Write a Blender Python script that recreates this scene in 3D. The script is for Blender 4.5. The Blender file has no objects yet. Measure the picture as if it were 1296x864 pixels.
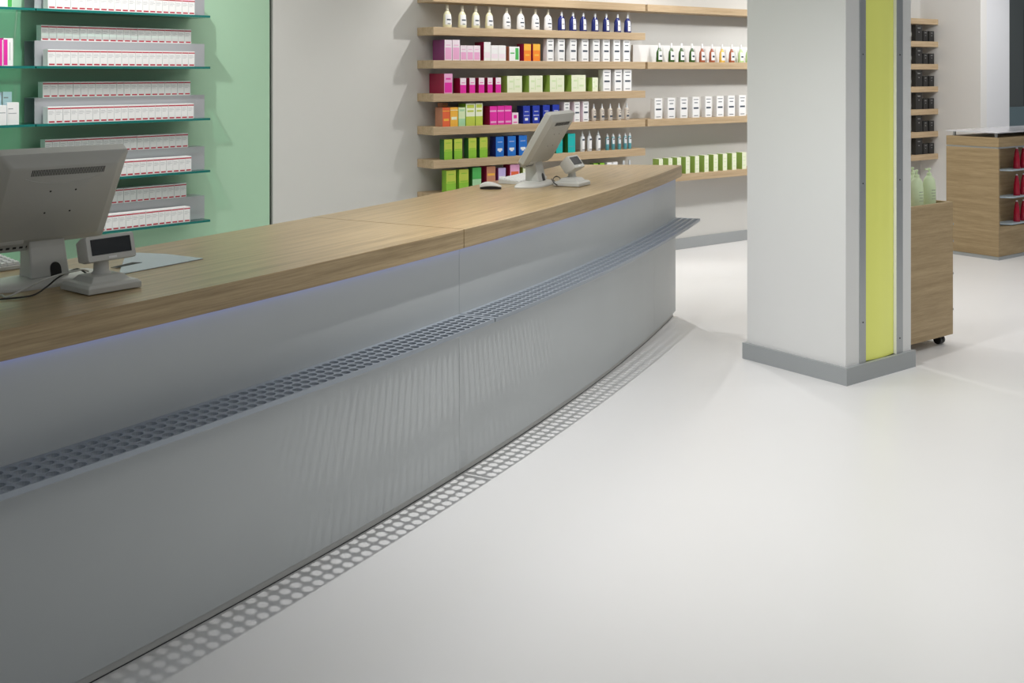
import bpy, math, random
from mathutils import Vector, Matrix
random.seed(4)
sc = bpy.context.scene
col = sc.collection
PI = math.pi
F, HOR, EYE = 1390.0, 90.6, 1.6

# ---------------------------------------------------------------- camera
cd = bpy.data.cameras.new('camera')
cam = bpy.data.objects.new('camera', cd)
col.objects.link(cam)
cam.location = (0, 0, EYE)
cam.rotation_euler = (PI / 2, 0, -math.atan2(.607, .794))
cd.sensor_width = 36
cd.lens = F / 1296 * 36
cd.shift_y = -(432 - HOR) / 1296
cd.clip_start = .05
sc.camera = cam
# ---------------------------------------------------------------- world, exposure, lamps
w = bpy.data.worlds.new('world')
sc.world = w
w.use_nodes = True
w.node_tree.nodes['Background'].inputs[0].default_value = (.88, .94, 1.0, 1)
w.node_tree.nodes['Background'].inputs[1].default_value = .21
sc.view_settings.view_transform = 'Standard'
sc.view_settings.look = 'None'
sc.view_settings.gamma = 1
sc.view_settings.exposure = 0.0


def spot(x, y, z, power, half=55, blend=1.0, tx=None, ty=None, tz=0.0, rad=.03, c=(1, .985, .965)):
    l = bpy.data.lights.new('ceiling_spot', 'SPOT')
    l.energy = power
    l.spot_size = math.radians(half * 2)
    l.spot_blend = blend
    l.shadow_soft_size = rad
    l.color = c
    o = bpy.data.objects.new('ceiling_spot', l)
    o.location = (x, y, z)
    tx = x if tx is None else tx
    ty = y if ty is None else ty
    d = Vector((tx - x, ty - y, tz - z))
    o.rotation_euler = d.to_track_quat('-Z', 'Y').to_euler()
    col.objects.link(o)
    return o


spot(2.45, 3.24, 2.73, 195, 60, 1.0, 3.6, 2.9, 0, .014)      # downlight over the handbag ledge
spot(4.3, 1.4, 3.1, 40, 50, 1.0, 4.7, 2.0)                   # shop floor
spot(6.9, 1.9, 3.1, 100, 55, 1.0, 6.8, 2.3)
spot(8.2, 3.6, 3.1, 85, 50, 1.0, 8.2, 3.9)
spot(10.4, 4.0, 3.1, 190, 46, 1.0, 10.9, 6.2, 1.5)
spot(5.68, 6.3, 2.5, 85, 42, .6, 5.7, 5.3, 0, .02)            # aisle between counter and oak shelves
for lx, ly, pw in ((5.01, 6.11, 50), (6.2, 6.11, 40), (7.5, 4.9, 105), (9.0, 4.9, 105)):   # wall washers before the oak shelves
    spot(lx, ly, 2.9, pw, 52 if ly > 5 else 40, .6, lx, 6.91, 1.2, .02 if ly > 5 else .12)
spot(1.822, 5.686, 3.2, 98, 54, .8, 1.9, 6.6, 1.2, .02)       # wall washers before the green wall
spot(0.2, 5.35, 3.2, 88, 54, .8, .2, 6.3, 1.2, .02)
for ax, ay, sx, sy, pw in ((7.5, 4.9, 3.0, 1.2, 38), (2.6, 5.3, 2.6, .9, 34), (4.3, -.6, 2.4, 1.6, 34)):   # unseen soft fill lights, added to brighten shelves, green wall and counter front
    l = bpy.data.lights.new('added_fill_light', 'AREA')
    l.shape = 'RECTANGLE'
    l.size, l.size_y, l.energy, l.color = sx, sy, pw, (1, .975, .94)
    o = bpy.data.objects.new('added_fill_light', l)
    o.location = (ax, ay, 3.27)
    col.objects.link(o)


# ---------------------------------------------------------------- materials
def mat(name, c, rough=.5, metal=0.0, emit=None, es=1.0, noise=0.0, scale=8.0, spec=.5, trans=0.0, alpha=1.0, coat=0.0):
    m = bpy.data.materials.new(name)
    m.use_nodes = True
    nt = m.node_tree
    b = nt.nodes['Principled BSDF']
    b.inputs['Base Color'].default_value = (*c, 1)
    b.inputs['Roughness'].default_value = rough
    b.inputs['Metallic'].default_value = metal
    b.inputs['Specular IOR Level'].default_value = spec
    b.inputs['Transmission Weight'].default_value = trans
    b.inputs['Alpha'].default_value = alpha
    b.inputs['Coat Weight'].default_value = coat
    if emit:
        b.inputs['Emission Color'].default_value = (*emit, 1)
        b.inputs['Emission Strength'].default_value = es
    if noise:
        tc = nt.nodes.new('ShaderNodeTexCoord')
        n = nt.nodes.new('ShaderNodeTexNoise')
        n.inputs['Scale'].default_value = scale
        n.inputs['Detail'].default_value = 5
        r = nt.nodes.new('ShaderNodeMapRange')
        r.inputs[3].default_value = 1 - noise
        r.inputs[4].default_value = 1 + noise
        mx = nt.nodes.new('ShaderNodeVectorMath')
        mx.operation = 'SCALE'
        mx.inputs[0].default_value = c
        nt.links.new(tc.outputs['Object'], n.inputs['Vector'])
        nt.links.new(n.outputs['Fac'], r.inputs[0])
        nt.links.new(r.outputs[0], mx.inputs['Scale'])
        nt.links.new(mx.outputs[0], b.inputs['Base Color'])
    return m


def wood(name, c1, c2, rough=.4, uv=False, stretch=(1.2, 45, 45), rot=0.0, spec=.5):
    m = bpy.data.materials.new(name)
    m.use_nodes = True
    nt = m.node_tree
    b = nt.nodes['Principled BSDF']
    b.inputs['Roughness'].default_value = rough
    b.inputs['Specular IOR Level'].default_value = spec
    tc = nt.nodes.new('ShaderNodeTexCoord')
    mp = nt.nodes.new('ShaderNodeMapping')
    mp.inputs['Scale'].default_value = stretch
    mp.inputs['Rotation'].default_value = (0, 0, rot)
    nt.links.new(tc.outputs['UV' if uv else 'Object'], mp.inputs['Vector'])
    n = nt.nodes.new('ShaderNodeTexNoise')
    n.inputs['Scale'].default_value = 1.6
    n.inputs['Detail'].default_value = 6
    n.inputs['Roughness'].default_value = .65
    n.inputs['Distortion'].default_value = .25
    n2 = nt.nodes.new('ShaderNodeTexNoise')
    n2.inputs['Scale'].default_value = .35
    n2.inputs['Detail'].default_value = 2
    nt.links.new(mp.outputs[0], n.inputs['Vector'])
    nt.links.new(mp.outputs[0], n2.inputs['Vector'])
    mm = nt.nodes.new('ShaderNodeMath')
    mm.operation = 'ADD'
    m2 = nt.nodes.new('ShaderNodeMath')
    m2.operation = 'MULTIPLY'
    m2.inputs[1].default_value = .5
    nt.links.new(n.outputs['Fac'], mm.inputs[0])
    nt.links.new(n2.outputs['Fac'], mm.inputs[1])
    nt.links.new(mm.outputs[0], m2.inputs[0])
    cr = nt.nodes.new('ShaderNodeValToRGB')
    cr.color_ramp.elements[0].position = .36
    cr.color_ramp.elements[0].color = (*c1, 1)
    cr.color_ramp.elements[1].position = .62
    cr.color_ramp.elements[1].color = (*c2, 1)
    nt.links.new(m2.outputs[0], cr.inputs[0])
    nt.links.new(cr.outputs[0], b.inputs['Base Color'])
    bp = nt.nodes.new('ShaderNodeBump')
    bp.inputs['Strength'].default_value = .08
    bp.inputs['Distance'].default_value = .002
    nt.links.new(n.outputs['Fac'], bp.inputs['Height'])
    nt.links.new(bp.outputs[0], b.inputs['Normal'])
    return m


def glass(name, tint, gloss=.15, rough=.03):
    m = bpy.data.materials.new(name)
    m.use_nodes = True
    nt = m.node_tree
    nt.nodes.clear()
    o = nt.nodes.new('ShaderNodeOutputMaterial')
    t = nt.nodes.new('ShaderNodeBsdfTransparent')
    t.inputs[0].default_value = (*tint, 1)
    g = nt.nodes.new('ShaderNodeBsdfGlossy')
    g.inputs['Roughness'].default_value = rough
    g.inputs['Color'].default_value = (.8, .9, .9, 1)
    mx = nt.nodes.new('ShaderNodeMixShader')
    fr = nt.nodes.new('ShaderNodeFresnel')
    fr.inputs['IOR'].default_value = 1.5
    nt.links.new(fr.outputs[0], mx.inputs[0])
    nt.links.new(t.outputs[0], mx.inputs[1])
    nt.links.new(g.outputs[0], mx.inputs[2])
    nt.links.new(mx.outputs[0], o.inputs[0])
    return m


M = {}
M['floor'] = mat('floor_epoxy', (.79, .79, .79), .34, noise=.02, scale=1.5, spec=.35)
M['wall'] = mat('wall_paint', (.63, .625, .60), .75, noise=.015, scale=3)
M['wallwhite'] = mat('wall_white', (.82, .81, .79), .7)
M['wallcool'] = mat('wall_cool_white', (.80, .81, .84), .6)
M['green'] = mat('green_paint', (.41, .63, .45), .6, noise=.02, scale=3)
M['ceil'] = mat('ceiling_paint', (.8, .8, .8), .8)
M['base'] = mat('skirting_grey', (.36, .38, .39), .45)
M['dark'] = mat('dark_gap', (.02, .02, .02), .7)
M['alu'] = mat('brushed_aluminium', (.45, .47, .48), .4, .7)
M['oak_top'] = wood('oak_countertop', (.29, .205, .10), (.50, .37, .205), .3, uv=True, stretch=(4, 130, 130))
M['oak'] = wood('oak_shelf', (.42, .30, .175), (.56, .425, .27), .5, stretch=(4, 110, 110))
M['oak_cart'] = wood('oak_cabinet', (.31, .22, .11), (.46, .34, .19), .5, stretch=(5, 5, 100))
M['body'] = mat('counter_grey', (.545, .57, .575), .55, .15, noise=.05, scale=2.2)
M['ledge'] = mat('ledge_grey', (.37, .41, .46), .36, .45)
M['plinth'] = mat('plinth_grey', (.52, .52, .50), .5)
M['pillar'] = mat('pillar_white', (.77, .775, .765), .65, noise=.01, scale=3)
M['yellow'] = mat('lime_panel', (.70, .72, .17), .35, emit=(.74, .80, .18), es=.16)
M['teal'] = mat('glass_edge_teal', (.012, .17, .15), .15)
M['glass'] = glass('shelf_glass', (.54, .80, .70))
M['riser'] = mat('riser_metal', (.47, .48, .51), .42, .35)
M['plastic'] = mat('monitor_plastic', (.50, .50, .465), .5)
M['plastic2'] = mat('monitor_plastic_light', (.60, .60, .57), .45)
M['screen'] = mat('dark_screen', (.015, .018, .022), .15)
M['black'] = mat('black_plastic', (.012, .012, .013), .35)
M['slot'] = mat('vent_dark', (.03, .03, .028), .8)
M['white'] = mat('white_card', (.86, .86, .86), .5)
M['cream'] = mat('cream_plastic', (.82, .78, .52), .3)
M['capbeige'] = mat('cap_beige', (.62, .58, .47), .3)
M['red'] = mat('red_print', (.50, .02, .05), .5)
M['text'] = mat('grey_print', (.33, .35, .38), .6)
M['ink'] = mat('dark_print', (.05, .07, .10), .5)
M['navy'] = mat('navy_plastic', (.02, .03, .19), .15)
M['blue'] = mat('blue_card', (.015, .17, .62), .4)
M['dblue'] = mat('royal_blue_card', (.02, .045, .42), .4)
M['magenta'] = mat('magenta_card', (.78, .03, .38), .4)
M['pink'] = mat('pink_card', (.85, .42, .66), .4)
M['palepink'] = mat('pale_pink_card', (.88, .76, .83), .4)
M['plum'] = mat('plum_card', (.24, .04, .17), .4)
M['crimson'] = mat('crimson_card', (.36, .01, .06), .4)
M['orange'] = mat('orange_card', (.88, .25, .03), .4)
M['redorange'] = mat('red_orange_card', (.80, .14, .05), .4)
M['amber'] = mat('amber_card', (.88, .47, .06), .4)
M['leaf'] = mat('leaf_green_card', (.26, .55, .04), .4)
M['lime'] = mat('lime_card', (.52, .62, .08), .4)
M['dgreen'] = mat('dark_green_card', (.03, .16, .03), .4)
M['palegreen'] = mat('pale_green_card', (.70, .82, .50), .4)
M['creamgreen'] = mat('cream_green_card', (.85, .89, .68), .4)
M['green2'] = mat('green_card', (.08, .45, .10), .4)
M['mint'] = mat('mint_card', (.40, .68, .40), .4)
M['brick'] = mat('terracotta_card', (.55, .24, .14), .4)
M['lav'] = mat('lavender_card', (.55, .45, .78), .4)
M['teal2'] = mat('teal_card', (.01, .46, .44), .4)
M['olive'] = mat('olive_side_card', (.33, .50, .10), .4)
M['greenbottle'] = mat('green_bottle', (.03, .10, .012), .12, coat=.5)
M['brownbottle'] = mat('brown_bottle', (.38, .10, .04), .12, coat=.5)
M['yellowbottle'] = mat('yellow_bottle', (.85, .55, .12), .12, coat=.5)
M['palebottle'] = mat('pale_green_bottle', (.55, .75, .36), .12, coat=.5)
M['spray'] = mat('beige_spray', (.66, .60, .53), .35)
M['mist'] = mat('frosted_white', (.74, .78, .82), .3)
M['aqua'] = mat('aqua_plastic', (.10, .36, .42), .3)
M['pumpgreen'] = mat('pump_green', (.72, .86, .56), .35)
M['redbottle'] = mat('red_bottle', (.42, .005, .03), .2)
M['paleblue'] = mat('pale_blue_card', (.62, .76, .86), .4)
M['frost'] = mat('frosted_glass', (.50, .60, .66), .25)
M['shop'] = mat('shop_window_dark', (.055, .065, .065), .35)
M['shopblue'] = mat('blue_grey_panel', (.10, .15, .17), .3)
M['led'] = mat('blue_led_light', (.1, .12, .4), .5, emit=(.30, .36, 1.0), es=1.1)


# ---------------------------------------------------------------- mesh helpers
class MB:
    def __init__(s):
        s.v, s.f, s.m = [], [], []

    def add(s, vs, fs, mi=0, T=None):
        k = len(s.v)
        s.v += [tuple(T @ Vector(v)) for v in vs] if T else [tuple(v) for v in vs]
        s.f += [tuple(i + k for i in f) for f in fs]
        s.m += [mi] * len(fs)

    def box(s, x0, x1, y0, y1, z0, z1, mi=0, T=None):
        s.add([(x0, y0, z0), (x1, y0, z0), (x1, y1, z0), (x0, y1, z0), (x0, y0, z1), (x1, y0, z1), (x1, y1, z1), (x0, y1, z1)],
              [(0, 3, 2, 1), (4, 5, 6, 7), (0, 1, 5, 4), (1, 2, 6, 5), (2, 3, 7, 6), (3, 0, 4, 7)], mi, T)

    def loft(s, rings, mi=0, T=None, cap=True):
        n = len(rings[0])
        vs = [p for r in rings for p in r]
        fs = []
        for k in range(len(rings) - 1):
            for i in range(n):
                j = (i + 1) % n
                fs.append((k * n + i, k * n + j, (k + 1) * n + j, (k + 1) * n + i))
        if cap:
            fs.append(tuple(reversed(range(n))))
            fs.append(tuple((len(rings) - 1) * n + i for i in range(n)))
        s.add(vs, fs, mi, T)

    def lathe(s, prof, n=16, sx=1, sy=1, mi=0, T=None):
        s.loft([[(r * math.cos(2 * PI * i / n) * sx, r * math.sin(2 * PI * i / n) * sy, z) for i in range(n)] for r, z in prof], mi, T)

    def tube(s, pts, r, n=8, mi=0):
        pts = [Vector(p) for p in pts]
        rings = []
        for i, p in enumerate(pts):
            d = (pts[min(i + 1, len(pts) - 1)] - pts[max(i - 1, 0)]).normalized()
            a = d.cross(Vector((0, 0, 1)))
            a = a.normalized() if a.length > .05 else Vector((1, 0, 0))
            b = d.cross(a).normalized()
            rings.append([tuple(p + r * (math.cos(2 * PI * k / n) * a + math.sin(2 * PI * k / n) * b)) for k in range(n)])
        s.loft(rings, mi)

    def build(s, name, mats, parent=None, smooth=False, bevel=0.0, uv=None, seg=2):
        me = bpy.data.meshes.new(name)
        me.from_pydata(s.v, [], s.f)
        if not isinstance(mats, (list, tuple)):
            mats = [mats]
        for m in mats:
            me.materials.append(M[m] if isinstance(m, str) else m)
        for p, mi in zip(me.polygons, s.m):
            p.material_index = mi
        me.update()
        if smooth:
            for p in me.polygons:
                p.use_smooth = True
            me.set_sharp_from_angle(angle=math.radians(38))
        if uv:
            l = me.uv_layers.new(name='UVMap')
            for lp in me.loops:
                l.data[lp.index].uv = uv(me.vertices[lp.vertex_index].co)
        o = bpy.data.objects.new(name, me)
        col.objects.link(o)
        if parent:
            o.parent = parent
        if bevel:
            b = o.modifiers.new('bevel', 'BEVEL')
            b.width = bevel
            b.segments = seg
            b.limit_method = 'ANGLE'
            b.angle_limit = math.radians(35)
        return o


def empty(name, loc=(0, 0, 0), rz=0.0):
    o = bpy.data.objects.new(name, None)
    o.empty_display_size = .05
    col.objects.link(o)
    o.location = loc
    o.rotation_euler = (0, 0, rz)
    return o


def tag(o, label, cat, group=None):
    o['label'] = label
    o['category'] = cat
    if group:
        o['group'] = group
    return o


def struct(o):
    o['kind'] = 'structure'
    return o


def copy_tree(o, parent=None):
    c = o.copy()
    col.objects.link(c)
    if parent:
        c.parent = parent
    for ch in list(o.children):
        copy_tree(ch, c)
    return c


def ray(px):
    X = (px - 648) / F
    return .794 * X + .607, -.607 * X + .794


def on_y(px, y):                     # x where the sight line of a column meets the plane y
    a, b = ray(px)
    return a * y / b


def on_x(px, x):
    a, b = ray(px)
    return b * x / a


def floor_pt(px, py, z=0.0):
    Z = (EYE - z) * F / (py - HOR)
    a, b = ray(px)
    return a * Z, b * Z


# ---------------------------------------------------------------- the setting
YW = 6.95                             # back wall plane
GX, GY = 3.246, 6.9535                # where green and grey walls meet
GU = Vector((.98335, .18045, 0)).normalized()
GN = Vector((.18045, -.98335, 0)).normalized()
GROT = math.atan2(GU.y, GU.x)
TG = Matrix.Translation((GX, GY, 0)) @ Matrix.Rotation(GROT, 4, 'Z')   # x along green wall, -y out of it

b = MB(); b.box(-4, 14, -3, 7.6, -.1, 0); struct(b.build('floor', 'floor'))
b = MB(); b.box(-4, 14, -3, 7.6, 3.3, 3.4); struct(b.build('ceiling', 'ceil'))
b = MB(); b.box(GX + .012, 12.2, YW, YW + .12, 0, 3.3); struct(b.build('wall_back', 'wall'))
b = MB(); b.box(-6.5, -.012, 0, .12, 0, 3.3, 0, TG); struct(b.build('wall_green', 'green'))
b = MB(); b.box(-.02, .03, .03, .10, 0, 3.3, 0, TG); struct(b.build('trim_1', 'dark'))
b = MB(); b.box(4.0, 11.03, YW - .012, YW, 0, .098); struct(b.build('baseboard_back', 'base', bevel=.002))
b = MB(); b.box(11.03, 11.15, 6.24, YW, 0, 3.3); struct(b.build('wall_right', 'wallwhite'))
xe = on_y(1277.5, 6.24)
b = MB(); b.box(11.15, xe, 6.24, 6.36, 0, 3.3); struct(b.build('wall_recess', 'wallcool'))
# dark glazed door beyond the white wall
d = struct(empty('door_1', (xe, 6.30, 0)))
x1 = on_y(1293, 6.3) - xe
b = MB(); b.box(0, x1, -.02, .06, 0, 3.3); b.box(x1 + 1.0, x1 + 1.1, -.02, .06, 0, 3.3); b.box(x1, x1 + 1.0, -.02, .06, 2.3, 3.3)
b.build('door_frame', 'shop', d)
b = MB(); b.box(x1, x1 + 1.0, 0, .02, 1.21, 2.3); b.build('glass_pane', 'black', d)
b = MB(); b.box(.0, x1 + 1.0, -.03, -.02, .1, 1.21); b.build('lower_panel', 'shopblue', d, bevel=.003)

# ---------------------------------------------------------------- pillar
px0, px1, py0, py1 = 4.765, 5.345, 3.424, 4.072
g0, g1, g2, g3 = [on_y(v, py0) for v in (1087.4, 1095.2, 1134.0, 1142)]
pil = empty('pillar', (px0, py0, 0))
pil['kind'] = 'structure'
TP = Matrix.Translation((-px0, -py0, 0))
b = MB()
b.box(px0, g0, py0, py1, 0, 3.3, 0, TP)
b.box(g3, px1, py0, py1, 0, 3.3, 0, TP)
b.box(g0, g3, py0 + .06, py1, 0, 3.3, 0, TP)
b.build('column', 'pillar', pil)
for a, c in ((g0, g1), (g2, g3)):
    b = MB(); b.box(a, c, py0 - .004, py0 + .06, .09, 3.3, 0, TP); b.build('metal_channel', 'alu', pil, bevel=.001)
for x, zs in (((g0 + g1) / 2, (.30, 1.02, 1.69)), ((g2 + g3) / 2, (.17, 1.02, 1.69))):
    for z in zs:
        b = MB(); b.lathe([(.004, -.001), (.004, .002)], 8, T=TP @ Matrix.Translation((x, py0 - .004, z)) @ Matrix.Rotation(PI / 2, 4, 'X'))
        b.build('screw', 'slot', pil)
b = MB()
n = 12
fr = [(g1 + (g2 - g1) * i / n, py0 + .016 - .012 * math.sin(PI * i / n)) for i in range(n + 1)]
poly = [(p[0], p[1]) for p in fr] + [(g2, py0 + .058), (g1, py0 + .058)]
b.loft([[(x, y, z) for x, y in poly] for z in (.089, 3.3)], 0, TP)
b.build('lime_light_panel', 'yellow', pil, smooth=True)
b = MB(); b.box(g2 - .001, g2 + .006, py0 - .003, py0 + .05, .089, 3.3, 0, TP); b.build('edge_highlight_strip', 'white', pil)  # white strip painted in for the bright highlight along the lime panel
sx0, sx1, sy0, sy1 = 4.745, 5.361, 3.404, 4.09
b = MB()
for (a, c, e, f) in ((sx0, sx1, sy0, py0), (sx0, sx1, py1, sy1), (sx0, px0, py0, py1), (px1, sx1, py0, py1)):
    b.box(a, c, e, f, 0, .089, 0, TP)
b.build('skirting', 'base', pil)

# ---------------------------------------------------------------- service counter (arc of a circle)
CX, CY, R = -5.60455, 21.69444, 19.8274
A0, AS, A1 = -75.5, -66.0, -56.92


def pol(r, ang, z=0.0):
    a = math.radians(ang)
    return (CX + (R + r) * math.cos(a), CY + (R + r) * math.sin(a), z)


def arc_uv(co):
    x, y = co.x - CX, co.y - CY
    return (math.atan2(y, x) * R, math.hypot(x, y) - R + co.z)


def arc_block(r0, r1, z0, z1, a0, a1, n=None, a1in=None, chamfer=0.0):
    b = MB()
    n = n or max(4, int((a1 - a0) * 3))
    rings = []
    for i in range(n + 1):
        t = i / n
        ao = a0 + (a1 - a0) * t
        ai = a0 + ((a1in if a1in is not None else a1) - a0) * t
        if chamfer:
            c = chamfer
            rings.append([pol(r0, ai, z0), pol(r1 - c, ao, z0), pol(r1, ao, z0 + c), pol(r1, ao, z1 - c), pol(r1 - c, ao, z1), pol(r0, ai, z1)])
        else:
            rings.append([pol(r0, ai, z0), pol(r1, ao, z0), pol(r1, ao, z1), pol(r0, ai, z1)])
    b.loft(rings)
    return b


ctr = empty('service_counter', (0, 0, 0))
tag(ctr, 'long curved grey service counter with oak top and perforated handbag ledge', 'counter')
arc_block(-.64, 0.0, .003, .03, A0, AS - .005).build('plinth', 'plinth', ctr)
arc_block(-.64, 0.0, .003, .03, AS + .005, A1 - .05).build('plinth', 'plinth', ctr)
arc_block(-.64, .001, .0, .0025, A0, A1 - .05).build('foot_shadow_strip', 'black', ctr)  # black strip painted in for the shadow line where plinth meets floor
arc_block(-.64, -.012, .03, .903, A0, A1 - .03).build('carcass', 'plinth', ctr)
for a, c in ((A0, AS - .0025), (AS + .0025, -58.699), (-58.695, A1)):
    arc_block(-.012, .014, .0305, .903, a, c, chamfer=.0015).build('front_panel', 'body', ctr)
e = MB()
p = [pol(-.64, A1 - .03), pol(-.012, A1 - .03), pol(-.012, A1), pol(-.64, A1 - .001)]
e.loft([[(x, y, z) for x, y, _ in p] for z in (.0305, .903)])
e.build('end_panel', 'body', ctr)
arc_block(-.72, .036, .905, .98, A0, AS - .008, chamfer=.0015).build('oak_top', 'oak_top', ctr, uv=arc_uv)
arc_block(-.72, .036, .905, .98, AS + .008, -56.62, a1in=-57.25, chamfer=.0015).build('oak_top', 'oak_top', ctr, uv=arc_uv)
arc_block(.0145, .030, .9046, .9052, A0, A1 - .05).build('led_strip', 'led', ctr)

# perforated ledge: four rows of real holes
PITCH = .0372


def ledge(a0, a1, endcap=False):
    b = MB()
    r0, rf = .0145, .177
    zt, zb = .645, .630
    hr = .0156
    rows = 4
    m0 = r0 + .0125
    span = (a1 - a0) * PI / 180 * (R + .09)
    ncol = int((span - .012) / PITCH)
    e = (span - ncol * PITCH) / 2
    da = PITCH / (R + .09) * 180 / PI
    ea = e / (R + .09) * 180 / PI
    K = 16

    def quad(ra, rb, aa, ab):
        for z, flip in ((zt, 0), (zb, 1)):
            q = [pol(ra, aa, z), pol(rb, aa, z), pol(rb, ab, z), pol(ra, ab, z)]
            b.add(q, [(3, 2, 1, 0) if flip else (0, 1, 2, 3)])
    for i in range(ncol):
        ca = a0 + ea + (i + .5) * da
        for j in range(rows):
            cr = m0 + (j + .5) * PITCH
            so, si = [], []
            for k in range(K):
                t = 2 * PI * k / K
                cx, cy = math.cos(t), math.sin(t)
                q = max(abs(cx), abs(cy))
                so.append((cr + cx / q * PITCH / 2, ca + cy / q * da / 2))
                si.append((cr + cx * hr, ca + cy * hr / PITCH * da))
            vs = [pol(r, a, zt) for r, a in so] + [pol(r, a, zt) for r, a in si] + \
                 [pol(r, a, zb) for r, a in so] + [pol(r, a, zb) for r, a in si]
            fs = []
            for k in range(K):
                l = (k + 1) % K
                fs.append((k, l, K + l, K + k))
                fs.append((2 * K + l, 2 * K + k, 3 * K + k, 3 * K + l))
                fs.append((K + k, K + l, 3 * K + l, 3 * K + k))
            b.add(vs, fs)
        aa, ab = ca - da / 2, ca + da / 2
        quad(r0, m0, aa, ab)
        quad(m0 + rows * PITCH, rf, aa, ab)
        b.add([pol(rf, aa, zb), pol(rf, ab, zb), pol(rf, ab, zt), pol(rf, aa, zt)], [(0, 1, 2, 3)])
    quad(r0, rf, a0, a0 + ea)
    quad(r0, rf, a1 - ea, a1)
    for u, v in ((a0, a0 + ea), (a1 - ea, a1)):
        b.add([pol(rf, u, zb), pol(rf, v, zb), pol(rf, v, zt), pol(rf, u, zt)], [(0, 1, 2, 3)])
    for a in (a0, a1):
        b.add([pol(r0, a, zb), pol(rf, a, zb), pol(rf, a, zt), pol(r0, a, zt)], [(0, 1, 2, 3)])
    return b


ledge(A0, AS - .012).build('handbag_ledge', 'ledge', ctr)
ledge(AS + .012, A1 - .02).build('handbag_ledge', 'ledge', ctr)

# ---------------------------------------------------------------- things on the counter
ZC = .9803


def rrect(cx, cz, hx, hz, r, n=4):
    pts = []
    for qx, qz, a in ((1, 1, 0), (-1, 1, 90), (-1, -1, 180), (1, -1, 270)):
        for k in range(n + 1):
            t = math.radians(a + 90 * k / n)
            pts.append((cx + qx * (hx - r) + r * math.cos(t), cz + qz * (hz - r) + r * math.sin(t)))
    return pts


def monitor(loc, rz, label):
    t = empty('checkout_monitor', loc, rz)
    tag(t, label, 'monitor')
    W, H, ph = .375, .318, math.radians(30.7)
    # panel frame: x along width, b up the panel, c out of its back (towards the customer)
    u = Vector((0, -math.sin(ph), math.cos(ph)))
    c = Vector((0, -math.cos(ph), -math.sin(ph)))
    o = Vector((0, -.035, .118))

    def P(a, bb, cc):
        return tuple(o + Vector((a, 0, 0)) + u * bb + c * cc)
    m = MB()
    rings = []
    for ins, cc, r in ((.004, -.034, .008), (0, -.030, .010), (0, -.002, .010), (.004, .001, .010), (.012, .003, .010), (.030, .0165, .012), (.034, .018, .012)):
        rings.append([P(x, z, cc) for x, z in rrect(0, H / 2, W / 2 - ins, H / 2 - ins, r)])
    m.loft([list(reversed(q)) for q in rings])
    m.build('shell', 'plastic', t, smooth=True)
    s = MB(); s.loft([[P(x, z, cc) for x, z in rrect(0, H / 2 + .006, W / 2 - .018, H / 2 - .024, .003)] for cc in (-.0342, -.0346)])
    s.build('screen', 'screen', t)
    v = MB()
    for k in range(46):
        x = -.093 + .21 * k / 45
        q = [P(x - .0012 + sx * .0012, H - .052 + sz * .0105, cc) for cc in (.0176, .0184) for sx, sz in ((-1, -1), (1, -1), (1, 1), (-1, 1))]
        v.loft([q[:4], q[4:]])
    vo = v.build('vent_slots', 'slot', t)
    g = MB()
    pts = []
    for k in range(17):
        x = -.11 + .22 * k / 16
        pts.append(P(x, H - .07 - .022 * math.cos(x / .11 * PI / 2) ** .8, .018))
    g.tube(pts, .0016, 6)
    g.build('moulded_ridge', 'plastic', t, smooth=True)
    for sx in (-.027, .047):
        for sz in (.125, .2):
            q = MB()
            q.loft([[P(sx + .003 * math.cos(a * PI / 4), sz + .003 * math.sin(a * PI / 4), cc) for a in range(8)] for cc in (.017, .0188)])
            q.build('screw', 'slot', t)
    q = MB()
    q.loft([[P(x, z, cc) for x, z in rrect(-.085, -.004, .065, .014, .003)] for cc in (.002, -.026)])
    q.build('port_block', 'plastic', t, smooth=True)
    q = MB()
    for k in range(6):
        x = -.135 + k * .019
        q.loft([[P(x + dx, z, cc) for dx, z in ((-.005, -.008), (.005, -.008), (.005, -.001), (-.005, -.001))] for cc in (.0015, .0026)])
    q.build('ports', 'slot', t)
    q = MB()
    q.loft([[P(x, z, cc) for x, z in rrect(-.11, .028, .045, .006, .002)] for cc in (.0172, .0187)])
    q.build('rating_label', 'plastic2', t)
    # neck leaning back into the shell
    q = MB()
    q.loft([[(x + .012, y, z) for x, y in ((-hx, y0), (hx, y0), (hx, y1), (-hx, y1))]
            for hx, y0, y1, z in ((.058, -.072, .01, .022), (.056, -.062, .01, .06), (.054, -.050, .012, .11), (.052, -.044, -.02, .150))])
    nk = q.build('neck', 'plastic2', t, bevel=.005)
    q = MB()
    arch = [(-.016, 0), (.016, 0)] + [(.016 * math.cos(PI * k / 8), .022 + .018 * math.sin(PI * k / 8)) for k in range(9)]
    y = lambda z: -.0735 + (z - .022) * .26
    q.loft([[(.028 + x, y(.024 + z) + dd, .024 + z) for x, z in arch] for dd in (.004, -.0008)])
    q.build('cable_opening', 'black', nk)
    q = MB()
    rings = []
    for k, z in ((1, 0), (1.0, .006), (.97, .012), (.80, .020), (.45, .026)):
        rings.append([(.20 * k * math.copysign(abs(math.cos(a)) ** .8, math.cos(a)), (.03 if math.sin(a) > 0 else .115) * k * math.copysign(abs(math.sin(a)) ** .9, math.sin(a)), z)
                      for a in [2 * PI * i / 40 for i in range(40)]])
    q.loft(rings)
    q.build('base', 'plastic2', t, smooth=True)
    return t


monitor((.850, 3.420, ZC), math.radians(10.4), 'large grey checkout monitor seen from behind, at the left edge of the counter')
monitor((3.733, 4.721, ZC), math.radians(29.2), 'grey checkout monitor seen from behind in front of the oak shelves')


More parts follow.
